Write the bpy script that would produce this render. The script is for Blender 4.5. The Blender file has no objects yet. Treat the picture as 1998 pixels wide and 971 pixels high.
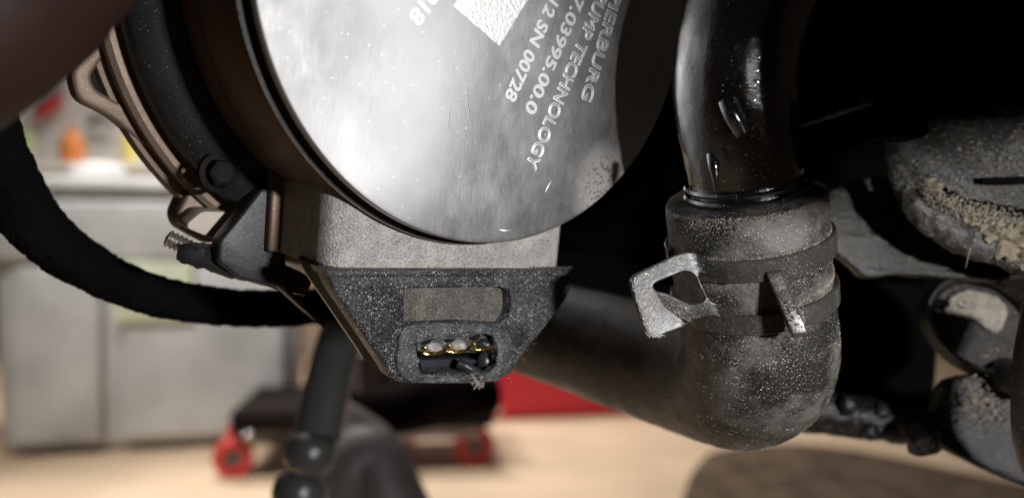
import bpy, bmesh, math, random
from mathutils import Vector, Matrix, noise
random.seed(7)
S = bpy.context.scene
COL = S.collection
MM = 0.001
F, CX, CY = 1600.0, 999.0, 485.5

# ------------------------------------------------------------ camera
cam_d = bpy.data.cameras.new('camera')
cam_d.sensor_width = 36.0
cam_d.lens = 36.0 * F / 1998.0
cam_d.clip_start = 0.005
cam_d.clip_end = 30.0
cam_d.dof.use_dof = True
cam_d.dof.focus_distance = 0.152
cam_d.dof.aperture_fstop = 9.0
cam = bpy.data.objects.new('camera', cam_d)
cam.rotation_euler = (math.radians(90), 0, 0)
COL.objects.link(cam)
S.camera = cam

# ------------------------------------------------------------ world, lamps, exposure
w = bpy.data.worlds.new('World'); S.world = w; w.use_nodes = True
bg = w.node_tree.nodes['Background']
bg.inputs[0].default_value = (0.80, 0.62, 0.48, 1)
bg.inputs[1].default_value = 0.018
S.view_settings.view_transform = 'Standard'
S.view_settings.look = 'None'
S.view_settings.exposure = 0.0
S.view_settings.gamma = 1.0


def area_lamp(name, loc, target, size, power, colour, size_y=None, spread=180):
    d = bpy.data.lights.new(name, 'AREA')
    d.shape = 'RECTANGLE' if size_y else 'DISK'
    d.size = size * MM
    if size_y:
        d.size_y = size_y * MM
    d.energy = power
    d.color = colour
    d.spread = math.radians(spread)
    o = bpy.data.objects.new(name, d)
    p = Vector(loc) * MM
    o.location = p
    o.rotation_euler = (Vector(target) * MM - p).to_track_quat('-Z', 'Y').to_euler()
    COL.objects.link(o)
    return o


# small work lamp to the right of the lens, ceiling tube of the garage, added fill over the background
area_lamp('work_lamp', (140, -55, 8), (20, 155, -8), 20, 0.72, (1.0, 0.985, 0.97), 6)
area_lamp('ceiling_lamp', (-450, 1600, 1300), (-350, 1750, -300), 700, 18.0, (1.0, 0.965, 0.925), 500, 110)
area_lamp('added_fill_lamp', (-650, 650, 800), (-200, 1150, -250), 300, 3.6, (1.0, 0.965, 0.925), 300, 75)  # added fill with no known source, brightens the floor, bin and cover


# ------------------------------------------------------------ frames
def at(px, py, D):
    return Vector(((px - CX) / F * D, D, (CY - py) / F * D))


YAW, PIT = 0.654, -0.153
PU = Vector((math.cos(YAW), math.sin(YAW), 0))
PN = Vector((math.sin(YAW) * math.cos(PIT), -math.cos(YAW) * math.cos(PIT), math.sin(PIT)))
PV = PN.cross(PU)
if PV.z < 0:
    PV = -PV
PC = at(992.99, -28.8, 150.0)
PUMP = Matrix(((PU.x, PV.x, PN.x, PC.x * MM), (PU.y, PV.y, PN.y, PC.y * MM), (PU.z, PV.z, PN.z, PC.z * MM), (0, 0, 0, 1)))


def lw(px, py, wv):                       # sight line met with a plane of the pump frame
    d = Vector(((px - CX) / F, 1, (CY - py) / F))
    t = (wv + PC.dot(PN)) / d.dot(PN)
    p = d * t - PC
    return Vector((p.dot(PU), p.dot(PV), wv))


# ------------------------------------------------------------ materials
def nt(name):
    m = bpy.data.materials.new(name); m.use_nodes = True
    t = m.node_tree
    return m, t, t.nodes['Principled BSDF']


def N(t, kind, **kw):
    n = t.nodes.new(kind)
    for k, v in kw.items():
        if k.startswith('i_'):
            n.inputs[k[2:].replace('_', ' ')].default_value = v
        else:
            setattr(n, k, v)
    return n


def ramp(t, fac, stops):
    r = t.nodes.new('ShaderNodeValToRGB')
    while len(r.color_ramp.elements) < len(stops):
        r.color_ramp.elements.new(0.5)
    for e, (p, c) in zip(r.color_ramp.elements, stops):
        e.position = p
        e.color = (c, c, c, 1) if isinstance(c, (int, float)) else (*c, 1)
    t.links.new(fac, r.inputs[0])
    return r.outputs[0]


def mixc(t, fac, a, b):
    m = t.nodes.new('ShaderNodeMix'); m.data_type = 'RGBA'
    if isinstance(fac, (int, float)): m.inputs[0].default_value = fac
    else: t.links.new(fac, m.inputs[0])
    for i, v in ((6, a), (7, b)):
        if isinstance(v, tuple): m.inputs[i].default_value = (*v, 1)
        else: t.links.new(v, m.inputs[i])
    return m.outputs[2]


def math_(t, op, a, b=None, clamp=False):
    m = t.nodes.new('ShaderNodeMath'); m.operation = op; m.use_clamp = clamp
    for i, v in ((0, a), (1, b)):
        if v is None: continue
        if isinstance(v, (int, float)): m.inputs[i].default_value = v
        else: t.links.new(v, m.inputs[i])
    return m.outputs[0]


def coords(t, scale=1000.0, stretch=(1, 1, 1)):
    tc = t.nodes.new('ShaderNodeTexCoord')
    mp = t.nodes.new('ShaderNodeMapping')
    mp.inputs['Scale'].default_value = tuple(scale * s for s in stretch)
    t.links.new(tc.outputs['Object'], mp.inputs[0])
    return mp.outputs[0]


def tex_noise(t, vec, scale, detail=4, rough=0.55):
    n = N(t, 'ShaderNodeTexNoise'); n.inputs['Scale'].default_value = scale
    n.inputs['Detail'].default_value = detail; n.inputs['Roughness'].default_value = rough
    t.links.new(vec, n.inputs['Vector'])
    return n.outputs[0]


def specks(t, vec, scale, size, keep):
    """scattered grains: (mask) from the cells of a voronoi, only a share of the cells kept"""
    v = N(t, 'ShaderNodeTexVoronoi'); v.inputs['Scale'].default_value = scale
    t.links.new(vec, v.inputs['Vector'])
    near = math_(t, 'LESS_THAN', v.outputs['Distance'], size)
    sep = t.nodes.new('ShaderNodeSeparateColor'); t.links.new(v.outputs['Color'], sep.inputs[0])
    some = math_(t, 'LESS_THAN', sep.outputs[0], keep)
    return math_(t, 'MULTIPLY', near, some), sep.outputs[1]


def grimy(name, base, rough=0.5, dust=(0.25, 0.23, 0.2), dust_amt=0.5, dust_scale=0.08, grain=0.35, grain_scale=1.8,
          grain_col=(0.55, 0.52, 0.47), metallic=0.0, bump=0.25, spec=0.5, bumpscale=1.2, dust_lo=0.45, dust_hi=0.7, coat=0.0):
    m, t, b = nt(name)
    v = coords(t)
    big = tex_noise(t, v, dust_scale, 6, 0.6)
    dm = ramp(t, big, [(dust_lo, 0.0), (dust_hi, 1.0)])
    c = mixc(t, math_(t, 'MULTIPLY', dm, dust_amt), base, dust)
    fine = tex_noise(t, v, 2.5, 3, 0.6)
    c = mixc(t, math_(t, 'MULTIPLY', ramp(t, fine, [(0.4, 0.0), (0.75, 1.0)]), 0.35 * dust_amt), c, dust)
    region = ramp(t, tex_noise(t, v, dust_scale * 2.3, 4), [(0.38, 0.25), (0.62, 1.0)])
    g, cell = specks(t, v, grain_scale * 1.5, 0.27, grain * 0.8)
    g2, cell2 = specks(t, v, grain_scale * 2.9, 0.32, grain * 0.9)
    gm = math_(t, 'MULTIPLY', math_(t, 'MAXIMUM', g, math_(t, 'MULTIPLY', g2, 0.6)), region)
    gm = math_(t, 'MULTIPLY', gm, math_(t, 'ADD', math_(t, 'MULTIPLY', cell, 0.8), 0.2))
    c = mixc(t, gm, c, grain_col)
    t.links.new(c, b.inputs['Base Color'])
    b.inputs['Metallic'].default_value = metallic
    rr = math_(t, 'ADD', math_(t, 'MULTIPLY', dm, 0.25 * (1 - rough)), rough)
    rr = math_(t, 'ADD', rr, math_(t, 'MULTIPLY', math_(t, 'SUBTRACT', fine, 0.5), 0.25), True)
    t.links.new(rr, b.inputs['Roughness'])
    b.inputs['Specular IOR Level'].default_value = spec
    b.inputs['Coat Weight'].default_value = coat
    hn = tex_noise(t, v, bumpscale, 5, 0.65)
    h = math_(t, 'ADD', hn, math_(t, 'MULTIPLY', gm, 0.9))
    bp = N(t, 'ShaderNodeBump'); bp.inputs['Strength'].default_value = bump
    bp.inputs['Distance'].default_value = 0.0004
    t.links.new(h, bp.inputs['Height']); t.links.new(bp.outputs[0], b.inputs['Normal'])
    return m


def plain(name, base, rough=0.5, metallic=0.0, var=0.15, scale=0.02, bump=0.0, bscale=0.1, spec=0.5, var2=None):
    m, t, b = nt(name)
    v = coords(t)
    n = tex_noise(t, v, scale, 5)
    lo = tuple(x * (1 - var) for x in base); hi = tuple(min(1, x * (1 + var)) for x in base)
    c = mixc(t, ramp(t, n, [(0.3, 0.0), (0.7, 1.0)]), lo, var2 or hi)
    t.links.new(c, b.inputs['Base Color'])
    b.inputs['Roughness'].default_value = rough
    b.inputs['Metallic'].default_value = metallic
    b.inputs['Specular IOR Level'].default_value = spec
    if bump:
        bp = N(t, 'ShaderNodeBump'); bp.inputs['Strength'].default_value = bump; bp.inputs['Distance'].default_value = 0.0005
        t.links.new(tex_noise(t, v, bscale, 5), bp.inputs['Height']); t.links.new(bp.outputs[0], b.inputs['Normal'])
    return m


def polished():
    m, t, b = nt('polished_metal')
    v = coords(t)
    brush = tex_noise(t, coords(t, 1000, (3.2, 0.10, 1)), 2.2, 6, 0.75)       # fine brushing
    cloud = tex_noise(t, v, 0.045, 3, 0.5)
    smear = tex_noise(t, coords(t, 1000, (1.0, 0.55, 1)), 0.16, 9, 0.72)
    stain = ramp(t, tex_noise(t, v, 0.35, 9, 0.75), [(0.52, 0.0), (0.68, 1.0)])
    col = mixc(t, ramp(t, cloud, [(0.35, 0.0), (0.65, 1.0)]), (0.50, 0.505, 0.52), (0.62, 0.62, 0.62))
    col = mixc(t, math_(t, 'MULTIPLY', stain, 0.35), col, (0.60, 0.60, 0.59))
    # dried dirt stuck near the lower right of the rim
    sp, cell = specks(t, v, 1.5, 0.38, 0.55)
    tc = t.nodes.new('ShaderNodeTexCoord')
    d = t.nodes.new('ShaderNodeVectorMath'); d.operation = 'DISTANCE'
    t.links.new(tc.outputs['Object'], d.inputs[0]); d.inputs[1].default_value = DIRT
    patch = ramp(t, math_(t, 'ADD', math_(t, 'MULTIPLY', d.outputs['Value'], 60), math_(t, 'MULTIPLY', smear, 0.6)), [(0.55, 1.0), (0.98, 0.0)])
    dirt = math_(t, 'MULTIPLY', patch, sp)
    col = mixc(t, math_(t, 'MULTIPLY', patch, 0.45), col, (0.42, 0.36, 0.30))
    col = mixc(t, dirt, col, (0.10, 0.08, 0.065))
    few, cell = specks(t, v, 0.8, 0.12, 0.35)
    col = mixc(t, math_(t, 'MULTIPLY', few, 0.7), col, (0.95, 0.95, 0.92))
    t.links.new(col, b.inputs['Base Color'])
    t.links.new(math_(t, 'SUBTRACT', 1.0, math_(t, 'MULTIPLY', patch, 0.6)), b.inputs['Metallic'])
    r = math_(t, 'ADD', math_(t, 'MULTIPLY', ramp(t, smear, [(0.35, 0.0), (0.7, 1.0)]), 0.12), ROUGH)
    r = math_(t, 'ADD', r, math_(t, 'MULTIPLY', math_(t, 'SUBTRACT', brush, 0.5), 0.30))
    fd = t.nodes.new('ShaderNodeVectorMath'); fd.operation = 'DISTANCE'
    t.links.new(tc.outputs['Object'], fd.inputs[0]); fd.inputs[1].default_value = FILM
    film = ramp(t, math_(t, 'ADD', math_(t, 'MULTIPLY', fd.outputs['Value'], 22), math_(t, 'MULTIPLY', math_(t, 'SUBTRACT', smear, 0.5), 0.5)), [(0.25, 1.0), (0.95, 0.0)])
    r = math_(t, 'ADD', r, math_(t, 'MULTIPLY', film, 0.27))
    r = math_(t, 'ADD', r, math_(t, 'MULTIPLY', patch, 0.3), True)
    t.links.new(r, b.inputs['Roughness'])
    bp = N(t, 'ShaderNodeBump'); bp.inputs['Strength'].default_value = 0.10; bp.inputs['Distance'].default_value = 0.0002
    t.links.new(math_(t, 'ADD', brush, math_(t, 'MULTIPLY', smear, 0.8)), bp.inputs['Height'])
    t.links.new(bp.outputs[0], b.inputs['Normal'])
    return m


ROUGH = 0.375
FILM = tuple(x * MM for x in lw(500, 60, 0))       # greasy hand film on the left of the cap
DIRT = tuple(x * MM for x in lw(1190, 375, 0))
M_disc = polished()


M_matte = plain('shade_tinted_black_plastic', (0.010, 0.009, 0.009), 0.7, 0, 0.3, 0.2, spec=0.15)
M_speck = plain('pale_speck', (0.60, 0.58, 0.55), 0.35, 0.2, 0.4, 1.5)


def etched():
    m, t, b = nt('etched_metal')
    b.inputs['Base Color'].default_value = (0.95, 0.95, 0.95, 1)
    b.inputs['Metallic'].default_value = 0.95
    b.inputs['Roughness'].default_value = 0.54
    return m


M_etch = etched()
M_patch = plain('etched_patch', (0.92, 0.92, 0.92), 0.55, 0.85, 0.08, 1.2, 0.4, 1.4)
M_can = grimy('shade_tinted_can_metal', (0.17, 0.115, 0.085), 0.45, (0.20, 0.14, 0.105), 0.5, 0.05, 0.06, 1.2, metallic=0.55, bump=0.1)  # bare aluminium; its shade and brown reflection are put into this colour
M_cast = grimy('cast_aluminium', (0.46, 0.44, 0.42), 0.42, (0.72, 0.69, 0.65), 0.8, 0.35, 0.8, 1.5, grain_col=(0.15, 0.13, 0.11), metallic=0.5, bump=1.0, bumpscale=1.9)
M_tan = grimy('tan_flange_metal', (0.20, 0.145, 0.105), 0.5, (0.28, 0.21, 0.155), 0.6, 0.06, 0.08, metallic=0.3, bump=0.15)
M_ring = grimy('black_ring_plastic', (0.013, 0.014, 0.016), 0.45, (0.035, 0.038, 0.042), 0.5, 0.05, 0.05, bump=0.12)
M_shell = grimy('black_connector_plastic', (0.015, 0.016, 0.019), 0.36, (0.065, 0.068, 0.077), 0.6, 0.07, 0.85, 1.5, (0.85, 0.83, 0.80), bump=0.5, spec=0.3)
M_shelf = grimy('gritty_recess', (0.08, 0.074, 0.068), 0.7, (0.20, 0.185, 0.165), 0.8, 0.3, 0.9, 1.9, (0.75, 0.70, 0.63), bump=0.9, bumpscale=2.4)
M_broken = grimy('broken_grey_plastic', (0.028, 0.029, 0.033), 0.42, (0.17, 0.17, 0.172), 0.85, 0.30, 0.9, 1.6, (0.85, 0.84, 0.82), bump=1.0, bumpscale=1.5)
M_gold = plain('gold_contact', (0.95, 0.62, 0.18), 0.2, 1.0, 0.15, 0.5, 0.2, 1.0)
M_pin = plain('tinned_pin', (0.36, 0.355, 0.35), 0.55, 0.1, 0.08, 0.5)
M_socket = plain('socket_plastic', (0.028, 0.030, 0.036), 0.3, 0, 0.3, 0.3, 0.2, 0.6)
M_bolt = plain('silver_thread_metal', (0.6, 0.58, 0.55), 0.3, 0.9, 0.15, 0.4)
M_lug = grimy('painted_lit_lug_metal', (0.60, 0.52, 0.44), 0.6, (0.70, 0.62, 0.54), 0.5, 0.15, 0.1, metallic=0.0, bump=0.4)  # paler than the flange metal to paint light falling on this lug
M_foam = grimy('matte_black_foam', (0.005, 0.005, 0.005), 0.95, (0.010, 0.010, 0.010), 0.4, 0.1, 0.0, bump=0.8, spec=0.03)
M_hose = grimy('dusty_rubber', (0.012, 0.0115, 0.011), 0.33, (0.160, 0.150, 0.138), 0.9, 0.10, 0.7, 1.2, (0.62, 0.58, 0.52), bump=0.8, dust_lo=0.45, dust_hi=0.62)
M_clamp = grimy('dusty_spring_steel', (0.085, 0.078, 0.074), 0.30, (0.15, 0.14, 0.13), 0.7, 0.09, 0.45, 1.9, (0.80, 0.77, 0.72), metallic=0.55, bump=0.22, coat=0.35)
M_ear = grimy('worn_spring_steel', (0.026, 0.025, 0.024), 0.34, (0.060, 0.057, 0.054), 0.65, 0.12, 0.25, 1.9, (0.75, 0.72, 0.68), metallic=0.0, bump=0.15)
M_plug = grimy('plug_metal', (0.02, 0.018, 0.016), 0.5, (0.07, 0.06, 0.05), 0.7, 0.2, 0.3, 1.0, bump=1.0)
M_pipe = grimy('glossy_black_plastic', (0.006, 0.006, 0.0065), 0.10, (0.03, 0.03, 0.03), 0.15, 0.08, 0.08, 1.1, bump=0.25, coat=1.0, spec=0.9)
M_plate = grimy('dirty_black_metal', (0.008, 0.008, 0.0075), 0.28, (0.045, 0.042, 0.034), 0.9, 0.10, 0.35, 1.2, (0.42, 0.39, 0.33), bump=0.7)
M_edge = grimy('dusty_rolled_edge', (0.022, 0.021, 0.019), 0.30, (0.13, 0.12, 0.10), 0.8, 0.10, 0.5, 1.3, (0.62, 0.58, 0.50), bump=0.7)
M_sand = grimy('caked_sand', (0.20, 0.17, 0.12), 0.85, (0.36, 0.31, 0.22), 0.9, 0.3, 0.3, 1.6, (0.6, 0.56, 0.46), bump=1.0, bumpscale=0.9)
M_pipe.node_tree.nodes['Principled BSDF'].inputs['IOR'].default_value = 1.8
M_grain = plain('sand_grain', (0.25, 0.22, 0.175), 0.45, 0, 0.7, 1.4)
M_lowbr = grimy('oily_black_metal', (0.006, 0.0065, 0.007), 0.20, (0.045, 0.042, 0.036), 0.7, 0.07, 0.35, 0.9, (0.40, 0.38, 0.34), bump=0.8, dust_lo=0.5, dust_hi=0.68)
M_crust = grimy('corroded_metal', (0.30, 0.27, 0.225), 0.5, (0.52, 0.48, 0.42), 0.9, 0.2, 0.45, 1.2, (0.02, 0.018, 0.015), metallic=0.3, bump=1.0)
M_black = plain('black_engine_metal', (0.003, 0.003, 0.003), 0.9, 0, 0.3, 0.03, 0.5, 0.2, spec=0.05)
M_edge_glint = plain('edge_glint_paint', (0.30, 0.29, 0.28), 0.35, 0.5, 0.4, 1.0)  # pale colour for beads that paint a highlight along dark edges
M_hand = plain('shaded_skin', (0.024, 0.010, 0.008), 0.6, 0, 0.12, 0.05, 0.2, 0.5, spec=0.25)  # shade on the hand is put into this dark base colour
M_floor = plain('plywood_floor', (0.47, 0.35, 0.235), 0.6, 0, 0.14, 0.006, 0.1, 0.05)
M_floor_patch = plain('dark_brown_patch', (0.085, 0.062, 0.044), 0.95, 0, 0.45, 0.03, 0.3, 0.2, spec=0.05)
M_bin = plain('grey_bin_plastic', (0.46, 0.47, 0.47), 0.45, 0, 0.22, 0.010, 0.1, 0.02)
M_wall = plain('white_wall', (0.78, 0.73, 0.67), 0.8, 0, 0.05, 0.004)
M_white = plain('white_plastic', (0.85, 0.83, 0.80), 0.5, 0, 0.03, 0.01)
M_red = plain('red_paint', (0.50, 0.014, 0.030), 0.35, 0, 0.08, 0.02)
M_red2 = plain('dark_red_plastic', (0.50, 0.03, 0.03), 0.4, 0, 0.2, 0.05)
M_orange = plain('orange_plastic', (0.70, 0.22, 0.05), 0.5, 0, 0.2, 0.05)
M_yellow = plain('yellow_plastic', (0.75, 0.62, 0.18), 0.5, 0, 0.1, 0.05)
M_green = plain('green_label', (0.42, 0.50, 0.25), 0.6, 0, 0.1, 0.05)
M_pale = plain('pale_green_label', (0.56, 0.60, 0.45), 0.6, 0, 0.08, 0.02)
M_rusty = plain('rusty_metal', (0.30, 0.09, 0.04), 0.6, 0.2, 0.2, 0.05)
M_dark = plain('dark_grey_plastic', (0.06, 0.062, 0.062), 0.32, 0, 0.2, 0.05, 0.2, 0.3)
M_dust = plain('dusty_grey_cover', (0.30, 0.26, 0.26), 0.55, 0, 0.25, 0.03, 0.2, 0.2)
M_cover = plain('grey_cover_plastic', (0.11, 0.10, 0.10), 0.5, 0, 0.3, 0.03, 0.2, 0.2)
M_chrome = plain('chrome_bolt', (0.9, 0.9, 0.88), 0.12, 1.0, 0.02, 0.05)
M_frame = plain('black_trolley_frame', (0.009, 0.006, 0.005), 0.9, 0, 0.2, 0.03, spec=0.1)


# ------------------------------------------------------------ object helpers
def link(name, me, mat, parent=None):
    o = bpy.data.objects.new(name, me)
    if mat is not None and not me.materials:
        me.materials.append(mat)
    if parent is not None:
        o.parent = parent
    COL.objects.link(o)
    return o


def mesh_of(bm, smooth=True, angle=35):
    me = bpy.data.meshes.new('m')
    bm.normal_update()
    if smooth:
        lim = math.radians(angle)
        for f in bm.faces: f.smooth = True
        for e in bm.edges:
            if len(e.link_faces) == 2 and e.calc_face_angle(0) > lim:
                e.smooth = False
    bm.to_mesh(me); bm.free()
    return me


def thing(name, label, cat, loc=(0, 0, 0), group=None, matrix=None):
    o = bpy.data.objects.new(name, None)
    o.empty_display_size = 0.01
    COL.objects.link(o)
    if matrix is not None: o.matrix_world = matrix
    else: o.location = Vector(loc) * MM
    return tag(o, label, cat, group)


def tag(o, label, cat, group=None):
    o['label'] = label; o['category'] = cat
    if group: o['group'] = group
    return o


def shift(bm, off):
    for v_ in bm.verts: v_.co -= off


def scale_mm(bm):
    for v_ in bm.verts: v_.co *= MM


def smooth_path(pts, n):
    """Catmull-Rom through (Vector, radius) pairs"""
    out = []
    P = [pts[0]] + list(pts) + [pts[-1]]
    for i in range(1, len(P) - 2):
        for k in range(n):
            s = k / n
            a, b, c, d = P[i - 1], P[i], P[i + 1], P[i + 2]
            def cr(p0, p1, p2, p3):
                return 0.5 * ((2 * p1) + (p2 - p0) * s + (2 * p0 - 5 * p1 + 4 * p2 - p3) * s * s + (3 * p1 - p0 - 3 * p2 + p3) * s ** 3)
            out.append((cr(a[0], b[0], c[0], d[0]), cr(a[1], b[1], c[1], d[1])))
    out.append(pts[-1])
    return out


def tube(bm, path, seg=24, caps=True, rough=0.0, rscale=0.3, flat=1.0):
    rings = []
    pts = [p for p, r in path]
    tan = [(pts[min(i + 1, len(pts) - 1)] - pts[max(i - 1, 0)]).normalized() for i in range(len(pts))]
    up = Vector((0, -1, 0.1))
    up = (up - tan[0] * up.dot(tan[0])).normalized()
    for i, (p, r) in enumerate(path):
        up = (up - tan[i] * up.dot(tan[i])).normalized()
        side = tan[i].cross(up)
        ring = []
        for k in range(seg):
            a = 2 * math.pi * k / seg
            d = up * math.cos(a) * flat + side * math.sin(a)
            q = p + d * r
            if rough:
                q += d * rough * (noise.fractal(q * rscale, 0.6, 2.0, 4))
            ring.append(bm.verts.new(q))
        rings.append(ring)
    for a, b in zip(rings, rings[1:]):
        for k in range(seg):
            bm.faces.new((a[k], a[(k + 1) % seg], b[(k + 1) % seg], b[k]))
    if caps:
        bm.faces.new(rings[0][::-1]); bm.faces.new(rings[-1])
    bmesh.ops.recalc_face_normals(bm, faces=bm.faces)
    return rings


def lathe(bm, prof, seg=96, frame=None, closed=True, a0=0.0, a1=2 * math.pi, jag=0.0):
    """profile of (radius, height) turned round the local third axis; frame = (origin, x, y, axis)"""
    O, X, Y, A = frame or (Vector(), Vector((1, 0, 0)), Vector((0, 1, 0)), Vector((0, 0, 1)))
    full = abs(a1 - a0 - 2 * math.pi) < 1e-6
    n = seg if full else seg + 1
    rings = []
    for i in range(n):
        a = a0 + (a1 - a0) * i / seg
        rad = X * math.cos(a) + Y * math.sin(a)
        rings.append([bm.verts.new(O + rad * r + A * h) for r, h in prof])
    cnt = n if full else n - 1
    m = len(prof)
    for i in range(cnt):
        a, b = rings[i], rings[(i + 1) % n]
        for k in range(m if closed else m - 1):
            k2 = (k + 1) % m
            vs = [a[k], a[k2], b[k2], b[k]]
            bm.faces.new(vs)
    if not full and closed:
        bm.faces.new(rings[0]); bm.faces.new(rings[-1][::-1])
    bmesh.ops.remove_doubles(bm, verts=bm.verts, dist=1e-5)
    bmesh.ops.recalc_face_normals(bm, faces=bm.faces)


def box(bm, c, size, X=Vector((1, 0, 0)), Y=Vector((0, 1, 0)), Z=Vector((0, 0, 1)), bevel=0.0, taper=1.0):
    vs = []
    for sz in (-1, 1):
        k = taper if sz < 0 else 1.0
        for sx, sy in ((-1, -1), (1, -1), (1, 1), (-1, 1)):
            vs.append(bm.verts.new(Vector(c) + X * sx * size[0] / 2 * k + Y * sy * size[1] / 2 * k + Z * sz * size[2] / 2))
    fs = [(3, 2, 1, 0), (4, 5, 6, 7), (0, 1, 5, 4), (1, 2, 6, 5), (2, 3, 7, 6), (3, 0, 4, 7)]
    nf = [bm.faces.new([vs[i] for i in f]) for f in fs]
    if bevel:
        es = {e for f in nf for e in f.edges}
        bmesh.ops.bevel(bm, geom=list(es), offset=bevel, segments=3, profile=0.5, affect='EDGES')


def rounded(pts, r, n=5):
    """2-D outline with its corners rounded"""
    out = []
    m = len(pts)
    for i in range(m):
        p0, p1, p2 = Vector(pts[i - 1]), Vector(pts[i]), Vector(pts[(i + 1) % m])
        d0, d1 = (p0 - p1), (p2 - p1)
        k = min(r, d0.length * 0.45, d1.length * 0.45)
        a, b = p1 + d0.normalized() * k, p1 + d1.normalized() * k
        for j in range(n + 1):
            s = j / n
            out.append(a * (1 - s) ** 2 + p1 * 2 * s * (1 - s) + b * s * s)
    return out


def jagged(pts, amp, step=0.5, seed=0):
    out = []
    m = len(pts)
    for i in range(m):
        a, b = Vector(pts[i]), Vector(pts[(i + 1) % m])
        k = max(1, int((b - a).length / step))
        for j in range(k):
            p = a.lerp(b, j / k)
            nn = noise.noise_vector(Vector((p.x * 1.3 + seed, p.y * 1.3, seed * 3.1)))
            out.append(p + Vector((nn.x, nn.y)) * amp)
    return out


def plate_mesh(outlines, w0, w1, bevel=0.0, frame=None):
    """flat outlines (first outer, rest holes) given real thickness from height w0 to w1, bevelled; local units mm"""
    cu = bpy.data.curves.new('c', 'CURVE'); cu.dimensions = '2D'; cu.fill_mode = 'BOTH'
    for ol in outlines:
        sp = cu.splines.new('POLY'); sp.points.add(len(ol) - 1)
        for q, p in zip(sp.points, ol): q.co = (p[0], p[1], 0, 1)
        sp.use_cyclic_u = True
    th = abs(w1 - w0)
    cu.extrude = th / 2 - bevel
    cu.bevel_depth = bevel; cu.bevel_resolution = 2; cu.offset = -bevel
    o = bpy.data.objects.new('tmp', cu); COL.objects.link(o)
    dg = bpy.context.evaluated_depsgraph_get()
    me = bpy.data.meshes.new_from_object(o.evaluated_get(dg))
    bpy.data.objects.remove(o)
    bm = bmesh.new(); bm.from_mesh(me); bpy.data.meshes.remove(me)
    bmesh.ops.remove_doubles(bm, verts=bm.verts, dist=1e-4)
    for v_ in bm.verts: v_.co.z += (w0 + w1) / 2
    if frame:
        O, X, Y, A = frame
        for v_ in bm.verts: v_.co = O + X * v_.co.x + Y * v_.co.y + A * v_.co.z
    return bm


def text_mesh(body, size, outline=False, depth=0.05, spacing=1.0, thick=0.0):
    cu = bpy.data.curves.new('t', 'FONT'); cu.body = body; cu.size = size
    cu.space_character = spacing
    if outline:
        cu.fill_mode = 'NONE'; cu.bevel_depth = outline; cu.bevel_resolution = 1
    else:
        cu.extrude = depth; cu.offset = thick
    cu.resolution_u = 4
    o = bpy.data.objects.new('tmp', cu); COL.objects.link(o)
    dg = bpy.context.evaluated_depsgraph_get()
    me = bpy.data.meshes.new_from_object(o.evaluated_get(dg))
    bpy.data.objects.remove(o)
    bm = bmesh.new(); bm.from_mesh(me); bpy.data.meshes.remove(me)
    return bm


def finish(name, bm, mat, parent=None, loc=None, smooth=True, angle=35):
    """bm in mm (world or parent-local); loc = the object's own origin in the same frame"""
    if loc is not None: shift(bm, Vector(loc))
    scale_mm(bm)
    o = link(name, mesh_of(bm, smooth, angle), mat, parent)
    if loc is not None: o.location = Vector(loc) * MM
    return o


def grains(bm, pts, smin, smax):
    for p in pts:
        s = random.uniform(smin, smax)
        d = [Vector((random.uniform(-1, 1), random.uniform(-1, 1), random.uniform(-1, 1))).normalized() for _ in range(3)]
        a = d[0]; b = d[1] - a * d[1].dot(a)
        if b.length < 0.1: continue
        b.normalize(); c = a.cross(b)
        vs = [bm.verts.new(p + q * s * random.uniform(0.6, 1.3)) for q in (a, -a, b, -b, c, -c)]
        for f in ((0, 2, 4), (2, 1, 4), (1, 3, 4), (3, 0, 4), (2, 0, 5), (1, 2, 5), (3, 1, 5), (0, 3, 5)):
            bm.faces.new([vs[i] for i in f])


def blob_noise(bm, amp, sc, axis=None):
    for v_ in bm.verts:
        nn = noise.noise_vector(v_.co * sc)
        v_.co += (axis * nn.x if axis is not None else nn) * amp


def local2(px, py, frame):
    """pixel -> (x, y) on the plane of a frame (O, X, Y, A)"""
    O, X, Y, A = frame
    d = Vector(((px - CX) / F, 1, (CY - py) / F))
    t = O.dot(A) / d.dot(A)
    p = d * t - O
    return Vector((p.dot(X), p.dot(Y)))


def face_frame(px, py, D, yaw=0.0, pit=0.0):
    """frame of a plate that stands at a place; yaw > 0 turns its face towards the right"""
    y, p = math.radians(yaw), math.radians(pit)
    A = Vector((math.sin(y) * math.cos(p), -math.cos(y) * math.cos(p), math.sin(p)))
    X = Vector((math.cos(y), math.sin(y), 0))
    return (at(px, py, D), X, A.cross(X) if A.cross(X).z > 0 else -A.cross(X), A)


# ============================================================ SETTING
def structure(o):
    o['kind'] = 'structure'
    return o


FLOOR_Z = -300.0
bm = bmesh.new()
bmesh.ops.create_grid(bm, x_segments=40, y_segments=40, size=3000)
for v_ in bm.verts: v_.co.z = FLOOR_Z; v_.co.y += 1500
structure(finish('floor', bm, M_floor))

bm = bmesh.new()
box(bm, (-600, 2350, 700), (3600, 60, 2000))
structure(finish('wall', bm, M_wall))

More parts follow.
